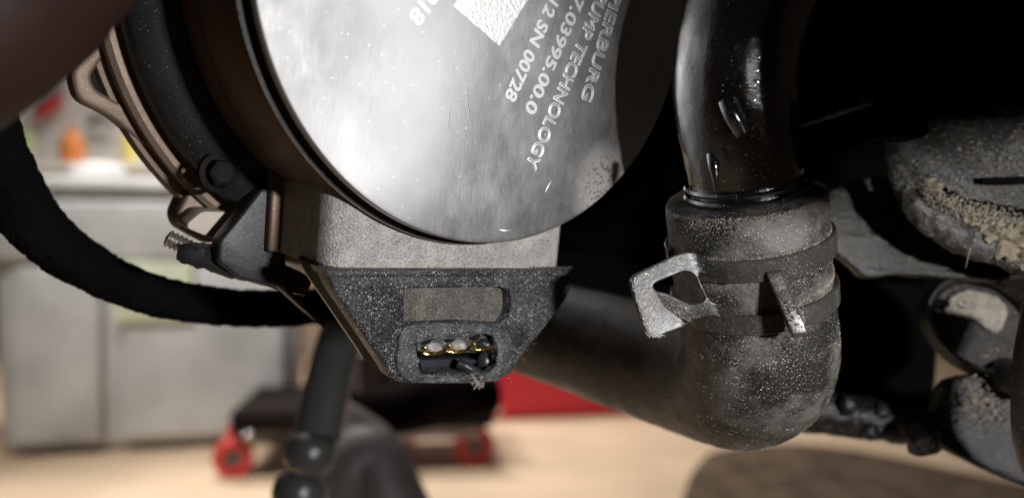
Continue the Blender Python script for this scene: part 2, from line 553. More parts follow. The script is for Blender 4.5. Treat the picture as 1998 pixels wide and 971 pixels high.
# ============================================================ BACKGROUND THINGS
# grey storage bin
bx0, bx1 = at(8, 485, 1150).x, at(560, 485, 1400).x
b_t = thing('storage_bin', 'large blurred grey plastic storage bin with ribbed sides standing on the tan floor', 'storage bin', (-500, 1290, FLOOR_Z))
bm = bmesh.new()
zt = at(0, 362, 1150).z
hh = zt - FLOOR_Z
Yd = Vector((0.97, 0.24, 0)).normalized(); Yn = Vector((-0.24, 0.97, 0)).normalized()
c0 = at(300, 485, 1200); c0 = Vector((c0.x - 45, 1370, FLOOR_Z + hh / 2))
box(bm, c0, (440, 300, hh), Yd, Yn, Vector((0, 0, 1)), 22, 0.96)
front = c0 - Yn * 150
finish('bin_body', bm, M_bin, b_t, None)
for off, wd_ in ((-130, 118), (72, 232)):
    bm = bmesh.new()
    box(bm, front + Yd * off + Vector((0, 0, -48)) - Yn * 1, (wd_, 16, hh * 0.66), Yd, Yn, Vector((0, 0, 1)), 7)
    finish('side_panel', bm, M_bin, b_t)
bm = bmesh.new()
box(bm, c0 + Vector((0, 0, hh / 2 - 62)), (462, 322, 92), Yd, Yn, Vector((0, 0, 1)), 9)
finish('upper_band', bm, M_bin, b_t)
bm = bmesh.new()
box(bm, Vector((c0.x, c0.y, zt + 4)), (472, 334, 26), Yd, Yn, Vector((0, 0, 1)), 10)
finish('rim', bm, M_bin, b_t)
bm = bmesh.new()
box(bm, front + Yd * 0 + Vector((0, 0, 42)) - Yn * 12, (110, 6, 90), Yd, Yn, Vector((0, 0, 1)), 2)
finish('sticker', bm, M_pale, b_t)
for ch in b_t.children:
    ch.matrix_parent_inverse = Matrix.Translation(-b_t.location)

# white tub on the bin
bm = bmesh.new()
p = at(165, 352, 1250)
lathe(bm, [(0, -2), (32, -2), (38, 2), (40, 14), (36, 22), (18, 26), (0, 26)], 40, (Vector((p.x, 1290, zt + 20)), Vector((1, 0, 0)), Vector((0, 1, 0)), Vector((0, 0, 1))), False)
tag(finish('white_tub', bm, M_white), 'blurred white round tub lying on top of the grey storage bin', 'tub')

# shelf against the wall, with the coloured things on it
sh = thing('wall_shelf', 'pale shelf board behind the grey bin carrying blurred coloured things', 'shelf', (-900, 2150, 0))
bm = bmesh.new(); zs = at(0, 322, 2100).z
box(bm, (-1000, 2180, zs - 12), (1500, 280, 24), bevel=4); finish('shelf_board', bm, M_white, sh)
for x in (-1500, -700):
    bm = bmesh.new(); box(bm, (x, 2300, zs - 95), (24, 36, 140), bevel=3); finish('shelf_bracket', bm, M_white, sh)
for ch in sh.children: ch.matrix_parent_inverse = Matrix.Translation(-sh.location)


def shelf_item(name, px, py, wpx, hpx, mat, label, cat, D=2120, kind='bottle'):
    p = at(px, py, D); wd, ht = wpx / F * D, hpx / F * D
    bm = bmesh.new()
    r = wd / 2
    fr = (Vector((p.x, D, p.z - ht / 2)), Vector((1, 0, 0)), Vector((0, 1, 0)), Vector((0, 0, 1)))
    if kind == 'bottle':
        lathe(bm, [(0, 0), (r * .9, 0), (r, ht * .08), (r, ht * .62), (r * .8, ht * .74), (r * .35, ht * .84), (r * .35, ht), (0, ht)], 24, fr, False)
    elif kind == 'roll':
        lathe(bm, [(r * .4, 0), (r, 0), (r, ht), (r * .4, ht)], 24, fr)
    else:
        box(bm, (p.x, D, p.z), (wd, wd * .6, ht), bevel=min(wd, ht) * .15)
    return tag(finish(name, bm, mat), label, cat)


shelf_item('orange_bottle', 140, 284, 44, 72, M_orange, 'blurred orange bottle on the shelf below the red tool', 'bottle')
shelf_item('yellow_bottle', 253, 280, 30, 80, M_yellow, 'blurred pale yellow bottle on the shelf close to the pump flange', 'bottle')
shelf_item('green_tin', 50, 288, 26, 66, M_green, 'blurred small green tin on the shelf beside the black foam loop', 'tin', kind='roll')
# things hung on the wall above
wl = thing('hanging_tool', 'blurred dark red hand tool hanging against the white wall', 'tool', (0, 2290, 0))
pts = [(at(70, 225, 2290), 16.0), (at(90, 210, 2290), 20.0), (at(118, 190, 2290), 14.0)]
bm = bmesh.new(); tube(bm, smooth_path(pts, 5), 12); finish('grip', bm, M_red2, wl)
for x in (78, 100, 122):
    bm = bmesh.new(); tube(bm, [(at(x, 205, 2300), 6.0), (at(x + 4, 110, 2300), 6.0)], 10); finish('prong', bm, M_dust, wl)
for ch in wl.children: ch.matrix_parent_inverse = Matrix.Translation(-wl.location)
bm = bmesh.new()
tube(bm, smooth_path([(at(170, 245, 2290), 9.0), (at(192, 232, 2290), 12.0), (at(212, 238, 2290), 8.0), (at(226, 248, 2290), 7.0)], 5), 10)
tag(finish('dark_clip', bm, M_dark), 'blurred small dark clip on the white wall above the yellow bottle', 'clip')

# red tool box
rb = thing('tool_box', 'bright red metal tool box on the floor behind the coolant hose', 'tool box', (60, 1560, FLOOR_Z))
rc = Vector((78, 1560, FLOOR_Z + 75))
RX = Vector((0.985, 0.17, 0)); RY = Vector((-0.17, 0.985, 0))
bm = bmesh.new(); box(bm, rc, (330, 200, 146), RX, RY, bevel=6); finish('box_body', bm, M_red, rb)
bm = bmesh.new(); box(bm, rc + Vector((0, 0, 92)), (338, 208, 34), RX, RY, bevel=8); finish('box_lid', bm, M_red, rb)
for ch in rb.children: ch.matrix_parent_inverse = Matrix.Translation(-rb.location)

# red-wheeled trolley (creeper) on the floor
tr = thing('floor_trolley', 'low dark mechanic trolley with red wheels and shiny bolts on the floor', 'trolley', (-120, 1150, FLOOR_Z))
def tpart(name, bm, mat, par=None):
    o = finish(name, bm, mat, tr if par is None else par)
    if par is None: o.matrix_parent_inverse = Matrix.Translation(-tr.location)
    return o
TX = Vector((0.985, 0.12, 0.0)).normalized(); TY = Vector((-0.12, 0.985, 0)).normalized()
tc0 = at(700, 815, 1150)
bm = bmesh.new(); box(bm, Vector((tc0.x + 8, 1180, tc0.z + 12)), (345, 200, 30), TX, TY, bevel=6); tpart('frame', bm, M_frame)
bm = bmesh.new(); box(bm, Vector((tc0.x + 30, 1190, tc0.z + 60)), (210, 150, 60), TX, TY, bevel=14); tpart('pad', bm, M_frame)
bm = bmesh.new(); p = at(850, 838, 1130); box(bm, p, (120, 14, 22), TX, TY, bevel=3); tpart('cross_rail', bm, M_dust)
for px, py, D, r, mat in ((455, 885, 1080, 26, M_red2), (925, 838, 1140, 28, M_red2), (800, 800, 1330, 24, M_red2)):
    p = at(px, py, D); p.z = FLOOR_Z + r
    bm = bmesh.new()
    ax = Vector((0.25, -0.97, 0)).normalized(); sd = ax.cross(Vector((0, 0, 1)))
    lathe(bm, [(r * .45, -7), (r * .9, -8), (r, -5), (r, 5), (r * .9, 8), (r * .45, 7)], 36, (p, sd, Vector((0, 0, 1)), ax))
    wh = tpart('wheel', bm, mat)
    bm = bmesh.new()
    lathe(bm, [(0, -5), (r * .43, -5), (r * .43, 5), (0, 5)], 24, (p, sd, Vector((0, 0, 1)), ax), False)
    hb = finish('hub', bm, M_dark, wh)
    bm = bmesh.new(); box(bm, p + Vector((-6, 18, r * .8)), (10, 34, r * 1.4), bevel=2); tpart('fork', bm, M_red2)
bm = bmesh.new(); p = at(790, 862, 1150); box(bm, p, (26, 20, 60), bevel=4); tpart('post', bm, M_rusty)
for px, py, D, r in ((485, 848, 1060, 5.5), (783, 826, 1100, 6.5), (968, 795, 1100, 8.0), (735, 798, 1050, 8.0)):
    bm = bmesh.new()
    bmesh.ops.create_uvsphere(bm, u_segments=16, v_segments=10, radius=r)
    for v_ in bm.verts: v_.co += at(px, py, D)
    tpart('bolt', bm, M_chrome)

# dark brown patch laid over the floor, lower right
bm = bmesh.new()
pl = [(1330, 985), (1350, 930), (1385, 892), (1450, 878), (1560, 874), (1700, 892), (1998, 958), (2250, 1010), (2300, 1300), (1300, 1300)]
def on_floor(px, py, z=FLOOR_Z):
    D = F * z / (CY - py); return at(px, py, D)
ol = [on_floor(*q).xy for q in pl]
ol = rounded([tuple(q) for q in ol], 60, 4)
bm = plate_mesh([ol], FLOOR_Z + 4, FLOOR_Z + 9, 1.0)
tag(finish('dark_floor_patch', bm, M_floor_patch), 'dark brown patch on the tan floor at the lower right', 'mat')

# dark shaft with ribbed boot hanging below the pump
ds = thing('ribbed_shaft', 'dark grey blurred shaft with bulging ribbed boot hanging below the pump', 'shaft', at(620, 700, 300))
inv = Matrix.Translation(-ds.location)
bm = bmesh.new()
tube(bm, smooth_path([(at(700, 560, 330), 8.5), (at(655, 690, 310), 8.5), (at(618, 860, 292), 8.6)], 8), 32)
finish('shaft_tube', bm, M_dark, ds).matrix_parent_inverse = inv
for k, (px, py, r0) in enumerate(((604, 885, 8.8), (585, 962, 9.4), (565, 1040, 9.8))):
    bm = bmesh.new()
    a = at(px + 9, py - 34, 290); b_ = at(px - 9, py + 34, 286)
    tube(bm, smooth_path([(a, r0 * .72), (a.lerp(b_, .2), r0 * .98), (a.lerp(b_, .5), r0 * 1.04), (a.lerp(b_, .8), r0 * .95), (b_, r0 * .72)], 6), 36, rough=.25, rscale=.5)
    finish('boot_rib', bm, M_dark, ds).matrix_parent_inverse = inv

# dusty grey cover right of the shaft
dc = thing('dusty_cover', 'blurred dusty grey curved cover standing right of the ribbed shaft', 'cover', at(720, 900, 480))
inv = Matrix.Translation(-dc.location)
fr = face_frame(720, 900, 480, -20, 15)
bm = plate_mesh([rounded([local2(*q, fr) for q in ((640, 770), (690, 790), (750, 830), (764, 860), (764, 930), (650, 960))], 6)], -8, 0, 2, fr)
finish('cover_panel', bm, M_dust, dc).matrix_parent_inverse = inv
bm = bmesh.new()
tube(bm, smooth_path([(at(640, 985, 470), 26.0), (at(690, 915, 470), 24.0), (at(735, 905, 470), 20.0), (at(755, 960, 465), 20.0), (at(790, 1050, 460), 22.0)], 8), 32)
finish('cover_shoulder', bm, M_cover, dc).matrix_parent_inverse = inv
bm = bmesh.new(); tube(bm, [(at(712, 690, 520), 7.0), (at(715, 762, 520), 7.0)], 20)
tag(finish('grey_stud', bm, M_dust), 'short blurred grey round stud under the broken connector', 'stud')
bm = bmesh.new()
tube(bm, smooth_path([(at(690, 790, 560), 14.0), (at(760, 800, 560), 17.0), (at(860, 775, 580), 20.0), (at(960, 770, 600), 14.0)], 6), 24)
tag(finish('black_lever', bm, M_frame), 'blurred black lever running behind the bottom of the broken connector', 'lever')

# ============================================================ ENGINE MASS
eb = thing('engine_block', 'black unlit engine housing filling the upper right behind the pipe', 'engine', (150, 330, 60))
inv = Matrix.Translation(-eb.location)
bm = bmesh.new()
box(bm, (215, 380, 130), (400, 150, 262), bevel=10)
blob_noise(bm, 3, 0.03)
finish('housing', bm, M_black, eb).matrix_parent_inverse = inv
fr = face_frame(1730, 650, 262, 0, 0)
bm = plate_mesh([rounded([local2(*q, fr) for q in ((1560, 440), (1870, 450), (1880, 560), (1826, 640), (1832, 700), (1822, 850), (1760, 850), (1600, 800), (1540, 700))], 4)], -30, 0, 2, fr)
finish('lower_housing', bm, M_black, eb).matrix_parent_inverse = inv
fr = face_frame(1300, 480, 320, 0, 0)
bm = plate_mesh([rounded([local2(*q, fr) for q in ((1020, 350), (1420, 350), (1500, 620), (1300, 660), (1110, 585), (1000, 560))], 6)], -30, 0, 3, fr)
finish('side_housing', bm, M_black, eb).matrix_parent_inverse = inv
ofr = (Vector((0, 40, 0)), Vector((1, 0, 0)), Vector((0, 0, 1)), Vector((0, -1, 0)))  # added slab out of view, shaped to shade the pipe and hose cuff
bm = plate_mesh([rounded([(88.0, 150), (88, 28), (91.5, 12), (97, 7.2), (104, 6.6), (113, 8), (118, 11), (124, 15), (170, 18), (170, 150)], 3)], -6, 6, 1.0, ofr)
finish('added_shade_slab', bm, M_black, eb).matrix_parent_inverse = inv
bm = bmesh.new(); box(bm, (130, 180, 160), (84, 300, 24), bevel=4)  # added arm tying the shading slab to the housing
finish('added_shade_beam', bm, M_black, eb).matrix_parent_inverse = inv
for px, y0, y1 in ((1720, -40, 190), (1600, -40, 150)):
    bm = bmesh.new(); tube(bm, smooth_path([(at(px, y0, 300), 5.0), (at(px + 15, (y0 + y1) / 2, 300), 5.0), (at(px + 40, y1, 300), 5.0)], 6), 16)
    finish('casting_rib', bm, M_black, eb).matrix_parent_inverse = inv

# ============================================================ WATER PUMP
pump = thing('water_pump', 'silver and black electric coolant pump with engraved polished end cap and broken connector', 'water pump', matrix=PUMP)
R = 47.76


def ppart(name, bm, mat, par=None, **kw):
    return finish(name, bm, mat, pump if par is None else par, **kw)


# polished end cap
bm = bmesh.new()
lathe(bm, [(0, 0), (R - 9, 0.0), (R - 0.9, 0.0), (R - 0.25, -0.12), (R, -0.5), (R, -2.2), (R - 1.2, -2.4), (0, -2.4)], 160, None, False)
cap = ppart('end_cap', bm, M_disc)
bm = bmesh.new()
lathe(bm, [(R - 1.4, -2.5), (R - 1.4, -4.6), (R + 0.2, -4.8), (R + 0.9, -5.0), (R + 0.9, -5.8), (R - 0.2, -6.2), (R - 2.5, -6.2), (R - 2.5, -2.5)], 160)
ppart('sealing_rim', bm, M_ring)
bm = bmesh.new()
lathe(bm, [(R + 0.75, -5.15), (R + 1.05, -5.3), (R + 1.05, -5.6), (R + 0.75, -5.7)], 160)
ppart('painted_rim_glint', bm, M_edge_glint)  # pale ring painting a thin highlight round the cap rim
# barrel behind it
bm = bmesh.new()
lathe(bm, [(0, -5.9), (R - 0.6, -5.9), (R + 0.4, -7.5), (R + 1.2, -14.0), (R + 1.2, -24.0), (R + 0.7, -24.35), (R + 0.7, -24.75), (R + 1.2, -25.0), (R + 1.0, -42.0), (R + 1.0, -46.0), (0, -46)], 160, None, False)
ppart('motor_can', bm, M_can)
bm = bmesh.new()
lathe(bm, [(R + 1.5, -34.0), (R + 5.5, -34.8), (R + 8.8, -37.5), (R + 9.6, -40.0), (R + 9.6, -46.0), (R + 1.5, -46.0)], 160)
ppart('clamp_ring', bm, M_ring)
bm = bmesh.new()
lathe(bm, [(R - 4, -46.2), (R + 11.6, -46.2), (R + 12.6, -47.0), (R + 12.6, -50.2), (R + 12.0, -50.6), (R + 12.0, -51.4), (R + 14.2, -51.8), (R + 14.6, -53.0), (R + 14.6, -56.0), (R + 8, -60.0), (R - 4, -60.0)], 160)
ppart('flange', bm, M_tan)

# flange lug with pocket (upper left) and the lug painted as lit, with the bolt (lower left)
wl_ = -51.0
ol = rounded([lw(*q, wl_).xy for q in ((222, -30), (192, 60), (137, 140), (150, 196), (214, 226), (280, 282), (330, 320), (345, 250), (300, 120), (270, -30))], 2.0)
hole = rounded([lw(*q, wl_).xy for q in ((205, 92), (166, 148), (180, 180), (236, 212), (252, 205), (232, 150), (222, 95))], 1.6)
hc = sum(hole, Vector((0, 0))) / len(hole)
hole = [hc + (p_ - hc) * 0.8 for p_ in hole]
bm = plate_mesh([ol, hole], wl_ - 7, wl_, 0.8)
ppart('flange_lug', bm, M_tan)
bm = plate_mesh([ol], wl_ - 6.8, wl_ - 2.5, 0.0)
shift(bm, Vector((0, 0, 0)))
for v_ in bm.verts: v_.co.xy = hc + (v_.co.xy - hc) * 0.97
ppart('lug_pocket', bm, M_matte)
wl_ = -49.0
ol = rounded([lw(*q, wl_).xy for q in ((368, 330), (372, 368), (345, 420), (352, 448), (400, 476), (440, 470), (480, 410), (430, 340))], 1.6)
bm = plate_mesh([ol], wl_ - 9, wl_, 0.7)
ppart('bolt_lug', bm, M_tan)
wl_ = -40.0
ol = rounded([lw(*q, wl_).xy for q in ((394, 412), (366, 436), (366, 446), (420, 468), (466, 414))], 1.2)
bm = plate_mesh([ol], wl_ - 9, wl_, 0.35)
ppart('painted_lit_lug', bm, M_lug)
# threaded bolt end
p0 = lw(352, 476, -46); axis = Vector((-0.62, 0.30, -0.35)).normalized()
sx = axis.orthogonal().normalized(); sy = axis.cross(sx)
prof = [(0, -6)]
for k in range(9):
    prof += [(1.45, -6 + k * 1.0), (1.85, -6 + k * 1.0 + 0.4), (1.45, -6 + k * 1.0 + 0.8)]
prof += [(0, 3.2)]
bm = bmesh.new(); lathe(bm, prof, 32, (p0, sx, sy, axis), False)
ppart('bolt_thread', bm, M_bolt)
# bolt head on the clamp ring
p0 = lw(432, 338, -34)
bm = bmesh.new()
lathe(bm, [(0, 1.6), (1.8, 1.6), (2.6, 1.2), (2.8, 0), (2.8, -3), (0, -3)], 6, (p0, Vector((1, 0, 0)), Vector((0, 1, 0)), Vector((0, 0, 1))), False)
bh = ppart('bolt_head', bm, M_matte, smooth=False)
bm = bmesh.new()
lathe(bm, [(2.9, -2.5), (3.9, -2.5), (3.9, -0.8), (2.9, -0.5)], 32, (p0, Vector((1, 0, 0)), Vector((0, 1, 0)), Vector((0, 0, 1))))
ppart('washer', bm, M_matte)
# black bracket web between ring and connector
wl_ = -31.0
ol = rounded([lw(*q, wl_).xy for q in ((512, 366), (556, 366), (560, 560), (600, 600), (640, 640), (600, 610), (545, 560), (470, 545), (425, 512), (428, 470), (470, 420))], 1.0)
bm = plate_mesh([ol], wl_ - 5, wl_, 0.7)
ppart('bracket_web', bm, M_ring)
wl_ = -36.0
bm = bmesh.new()
tube(bm, smooth_path([(lw(350, 490, wl_ - 4), 1.6), (lw(390, 498, wl_ - 2), 2.6), (lw(450, 512, wl_), 3.0), (lw(520, 530, wl_), 2.8), (lw(600, 560, wl_ + 2), 2.2)], 8), 20, rough=0.5, rscale=0.4)
ppart('bracket_foot', bm, M_ring)

# cast connector block
wf = -6.8
u0, u1 = lw(642, 480, wf).x, lw(1095, 480, wf).x
vtop, vbot = -30.0, lw(850, 526, wf).y
ol = [(u0, -36), (u0, vbot), (u1, vbot), (u1, -36)]
bm = bmesh.new()
prof = []
rc_ = 5.0
sec = []                                        # section in (u, w), extruded along v; rounded front left corner
for k in range(9):
    a = math.pi - (math.pi / 2) * k / 8
    sec.append((u0 + rc_ + rc_ * math.cos(a), wf - rc_ + rc_ * math.sin(a)))
for k in range(7):
    a = math.pi / 2 - (math.pi / 2) * k / 6
    sec.append((u1 - 1.5 + 1.5 * math.cos(a), wf - 1.5 + 1.5 * math.sin(a)))
sec += [(u1, wf - 22), (u0 + 0.0, wf - 22)]
lo = [bm.verts.new((a, vbot, b)) for a, b in sec]
mid = [bm.verts.new((a, (vbot - 36) / 2, b)) for a, b in sec]
hi = [bm.verts.new((a, -34, b)) for a, b in sec]
n = len(sec)
for A_, B_ in ((lo, mid), (mid, hi)):
    for k in range(n):
        bm.faces.new((A_[k], A_[(k + 1) % n], B_[(k + 1) % n], B_[k]))
bm.faces.new(lo[::-1]); bm.faces.new(hi)
bmesh.ops.recalc_face_normals(bm, faces=bm.faces)
ppart('connector_block', bm, M_cast)
bm = bmesh.new()
box(bm, (u0 - 0.8, (vbot - 36) / 2, wf - 23.5), (3.2, abs(vbot + 36), 3.0), bevel=0.6)
ppart('block_flange', bm, M_can)

# black plastic connector shell, its mouth broken open
ws = -4.6                                         # front plane of the shell
shell_px = [(634, 529), (800, 527), (960, 526), (1092, 529), (1108, 530), (1117, 545), (1112, 572), (1094, 600), (1062, 640), (1022, 690), (1006, 714), (992, 734), (930, 748), (860, 749), (790, 748), (768, 742), (757, 722), (742, 700), (690, 622), (652, 566)]
outer = rounded([lw(*q, ws).xy for q in shell_px], 1.0, 3)
recess = rounded([lw(*q, ws).xy for q in ((790, 563), (976, 560), (992, 566), (993, 610), (978, 632), (900, 627), (790, 631))], 1.0, 4)
sock_px = [(790, 640), (830, 634), (900, 634), (950, 638), (968, 650), (968, 690), (966, 720), (948, 732), (925, 728), (812, 730), (800, 722), (795, 690)]
socket = jagged([lw(*q, ws).xy for q in sock_px], 0.25, 0.7, 3)
recess2 = recess
inner_o = [p_ * 1.0 + Vector((0.5 if p_.x < 0 else -0.5, 0.5)) for p_ in outer]
bm = plate_mesh([outer, recess, socket], ws - 5.0, ws, 0.6)
me2 = plate_mesh([inner_o, socket], ws - 13.0, ws - 5.02, 0.0)
shell = ppart('connector_shell', bm, M_shell)
ppart('shell_rear', me2, M_matte)  # duller black than the front, painting the shade on the shell's side
bm = plate_mesh([inner_o], ws - 14.0, ws - 13.05, 0.0)
ppart('shell_back', bm, M_socket)
# top lip of the shell
bm = plate_mesh([[lw(*q, ws).xy for q in ((632, 526), (1110, 526), (1114, 538), (640, 540))]], ws - 6.5, ws + 0.5, 0.4)
ppart('shell_lip', bm, M_shell)
# raised rib beside the recess, gritty floor in it
bm = bmesh.new()
tube(bm, smooth_path([(lw(995, 556, ws), 0.5), (lw(999, 580, ws), 0.75), (lw(998, 605, ws), 0.75), (lw(988, 633, ws), 0.45)], 6), 14)
ppart('recess_rib', bm, M_shell)
fl = plate_mesh([[p_ for p_ in recess]], ws - 4.9, ws - 2.2, 0.0)
bmesh.ops.triangulate(fl, faces=fl.faces)
ppart('recess_floor', fl, M_shelf)
bm = bmesh.new()
ps = []
for _ in range(420):
    px_, py_ = random.uniform(792, 992), random.choice((random.gauss(627, 3), random.uniform(565, 628)))
    if py_ > 632: continue
    ps.append(lw(px_, py_, ws - 2.0 + random.uniform(-.1, .15)))
grains(bm, ps, 0.08, 0.26)
g = ppart('recess_grit', bm, M_grain, smooth=False); g['kind'] = 'stuff'

# broken collar around the mouth
col_o_px = [(782, 640), (800, 632), (860, 629), (930, 630), (972, 636), (988, 648), (996, 668), (998, 700), (990, 728), (960, 742), (925, 744), (800, 744), (780, 735), (770, 712), (772, 670)]
col_i_px = [(806, 668), (826, 662), (880, 660), (940, 650), (958, 654), (966, 668), (968, 690), (962, 715), (946, 727), (924, 722), (905, 731), (820, 729), (814, 716), (816, 700), (810, 684)]
co = jagged(rounded([lw(*q, ws).xy for q in col_o_px], 1.5, 3), 0.22, 0.6, 11)
ci = jagged([lw(*q, ws).xy for q in col_i_px], 0.30, 0.5, 5)
bm = plate_mesh([co, ci], ws - 1.2, ws + 0.75, 0.3)
bmesh.ops.triangulate(bm, faces=bm.faces)
bmesh.ops.subdivide_edges(bm, edges=[e for e in bm.edges if e.calc_length() > 0.9], cuts=2, use_grid_fill=True)
blob_noise(bm, 0.35, 0.9)
ppart('broken_collar', bm, M_broken, angle=50)

# inside the mouth: upper wall, three pins, gold contacts, torn plastic
bm = plate_mesh([rounded([lw(*q, ws - 4).xy for q in ((800, 636), (955, 640), (952, 676), (925, 683), (808, 688))], 0.8)], ws - 7.5, ws - 2.2, 0.4)
blob_noise(bm, 0.15, 0.6)
ppart('upper_wall', bm, M_broken)
bm = plate_mesh([rounded([lw(*q, ws - 6).xy for q in ((812, 698), (895, 694), (930, 700), (905, 714), (815, 718))], 0.6)], ws - 9, ws - 4.5, 0.4)
ppart('lower_tongue', bm, M_socket)
for k, (px_, py_) in enumerate(((842, 676), (890, 672), (938, 668))):
    c1 = lw(px_, py_, ws - 1.6); c2 = lw(px_ - 9, py_ - 7, ws - 5.5)
    bm = bmesh.new()
    tube(bm, smooth_path([(lw(px_ - 13, py_ - 6, ws - 4.2), 0.9), (lw(px_ - 8, py_ - 1, ws - 3.0), 1.25), (lw(px_ + 4, py_ + 1, ws - 2.2), 1.3), (lw(px_ + 13, py_ + 3, ws - 1.9), 1.05), (lw(px_ + 17, py_ + 4, ws - 1.9), 0.6)], 5), 20, rough=.35, rscale=.9, flat=0.8)
    ppart('contact_pin', bm, M_pin if k < 2 else M_socket)
    bm = bmesh.new()
    tube(bm, smooth_path([(lw(px_ - 30, py_ + 8, ws - 2.0), 0.22), (lw(px_ - 18, py_ + 12, ws - 1.3), 0.50), (lw(px_, py_ + 13, ws - 0.9), 0.60), (lw(px_ + 15, py_ + 11, ws - 1.0), 0.58), (lw(px_ + 27, py_ + 5, ws - 1.4), 0.42)], 7), 14, rough=0.10, rscale=1.4, flat=0.7)
    ppart('gold_contact', bm, M_gold)
    bm = bmesh.new()
    tube(bm, smooth_path([(lw(px_ - 19, py_ + 5, ws - 2.2), 0.25), (lw(px_ - 14, py_ + 1, ws - 1.6), 0.3), (lw(px_ - 9, py_ + 6, ws - 1.4), 0.2)], 5), 12)
    ppart('contact_tip', bm, M_gold)
    bm = bmesh.new()
    lathe(bm, [(0, -0.5), (1.1, -0.5), (1.35, 0.1), (1.15, 0.4), (0.85, 0.1), (0, -0.1)], 24, (lw(px_ - 12, py_ - 14, ws - 2.0), Vector((1, 0, 0)), Vector((0, 0.75, 0)), Vector((0, 0, 1))), False)
    ppart('contact_hole', bm, M_matte)
bm = bmesh.new()
bmesh.ops.create_uvsphere(bm, u_segments=24, v_segments=14, radius=2.3)
for v_ in bm.verts: v_.co = Vector((v_.co.x * .9, v_.co.y * 1.25, v_.co.z * .9)) + lw(946, 708, ws - 4.2)
ppart('seal_lump', bm, M_socket)
bm = bmesh.new()
tube(bm, smooth_path([(lw(893, 708, ws - 2.4), 1.0), (lw(912, 716, ws - 1.2), 0.95), (lw(936, 727, ws - 0.4), 0.8)], 6), 16, rough=0.1, rscale=1.0)
ppart('torn_stub', bm, M_socket)
bm = bmesh.new()
for k in range(9):
    a = lw(928 + random.uniform(-14, 14), 733 + random.uniform(-3, 3), ws + random.uniform(-.3, .6))
    b2 = lw(932 + random.uniform(-24, 24), 748 + random.uniform(-6, 12), ws + random.uniform(0, 1.0))
    tube(bm, [(a, random.uniform(.4, .7)), (a.lerp(b2, .6) + Vector((random.uniform(-.3, .3), 0, 0)), .45), (b2, .08)], 7)
blob_noise(bm, 0.2, 1.6)
o = ppart('torn_shreds', bm, M_crust, smooth=False); o['kind'] = 'stuff'

# grit over the shell, the block and the collar
bm = bmesh.new(); ps = []
for _ in range(3200):
    px_, py_ = random.uniform(650, 1110), random.uniform(530, 745)
    if py_ > 560 and abs(px_ - 880) > 235 - (py_ - 560) * 0.62: continue
    if 785 < px_ < 997 and 560 < py_ < 735: continue
    if noise.noise(Vector((px_ * .02, py_ * .02, 3))) < -0.15 + (0.25 if px_ < 760 else 0) and random.random() < .8: continue
    ps.append(lw(px_, py_, ws + 0.02))
grains(bm, ps, 0.03, 0.11)
g = ppart('shell_grit', bm, M_speck, smooth=False); g['kind'] = 'stuff'
bm = bmesh.new(); ps = []
for _ in range(160):
    px_ = random.uniform(1040, 1115)
    ps.append(lw(px_, 524 + random.uniform(-3, 5) - (px_ - 1040) * .02, ws + random.uniform(-1.5, .5)))
for _ in range(120):
    ps.append(lw(random.uniform(900, 1100), 526 + random.uniform(-2, 2), ws + random.uniform(-.5, .6)))
grains(bm, ps, 0.08, 0.3)
g = ppart('ledge_grit', bm, M_shelf, smooth=False); g['kind'] = 'stuff'

# engraving on the end cap: baseline runs down the disc
def engrave(body, end_px, start_px, h_px, outline=False, name='engraving', thick=0.03, x=1.0):
    """lettering whose baseline runs from start_px to end_px"""
    a, b2 = lw(*start_px, 0), lw(*end_px, 0)
    X = (b2 - a).normalized(); Y = Vector((0, 0, 1)).cross(X)
    bm = text_mesh(body, 1.0, outline=0.032 if outline else False, depth=0.01, spacing=x, thick=0.03)
    xs = [v_.co.x for v_ in bm.verts]; ys = [v_.co.y for v_ in bm.verts]
    x0, x1, y0, y1 = min(xs), max(xs), min(ys), max(ys)
    sxx = (b2 - a).length / (x1 - x0); syy = h_px / (y1 - y0)
    for v_ in bm.verts:
        cx_, cy_, cz_ = (v_.co.x - x0) * sxx, (v_.co.y - y0) * syy, v_.co.z
        v_.co = a + X * cx_ + Y * cy_ + Vector((0, 0, 0.02 + max(0.0, cz_) * 1.0))
    return finish(name, bm, M_etch, cap)

H = 2.85
engrave('PIERBURG', (1133, 192), (1195, -20), H * 1.1, True)
engrave('PUMP TECHNOLOGY', (1024, 322), (1168, -20), H * 1.1, True)
engrave('7.03995.00.0', (1022, 214), (1122, -12), H)
engrave('2212 SN 00728', (983, 188), (1090, -50), H)
engrave('0918', (795, 30), (850, -48), H * 1.05)
# plain frosted block where the machine code was etched
q = [lw(*p_, 0).xy for p_ in ((884, 12), (974, 90), (1034, -8), (944, -80))]
bm = plate_mesh([q], 0.015, 0.06, 0.0)
bmesh.ops.triangulate(bm, faces=bm.faces)
finish('frosted_block', bm, M_patch, cap)
# long scratches and nicks
def scratch(pts, r):
    bm = bmesh.new()
    tube(bm, smooth_path([(lw(x, y, 0.01), rr) for x, y, rr in pts], 5), 6, flat=0.5)
    finish('scratch', bm, M_etch, cap)
scratch([(896, 118, .03), (908, 160, .07), (916, 220, .16), (926, 262, .10), (938, 300, .03)], 0)
scratch([(878, 222, .03), (876, 240, .10), (878, 254, .04)], 0)
scratch([(906, 280, .02), (911, 300, .06), (912, 316, .02)], 0)
scratch([(1064, 375, .05), (1070, 362, .20), (1076, 352, .05)], 0)
scratch([(974, 448, .10), (985, 450, .42), (997, 449, .10)], 0)
for k in range(46):
    x, y = random.uniform(700, 1180), random.uniform(60, 450)
    if (x - 900) ** 2 + (y - 60) ** 2 > 370 ** 2: continue
    L = random.uniform(4, 16); dx = random.uniform(-.1, .45) * L
    scratch([(x, y, .012), (x + dx / 2, y + L / 2, random.uniform(.02, .05)), (x + dx, y + L, .012)], 0)

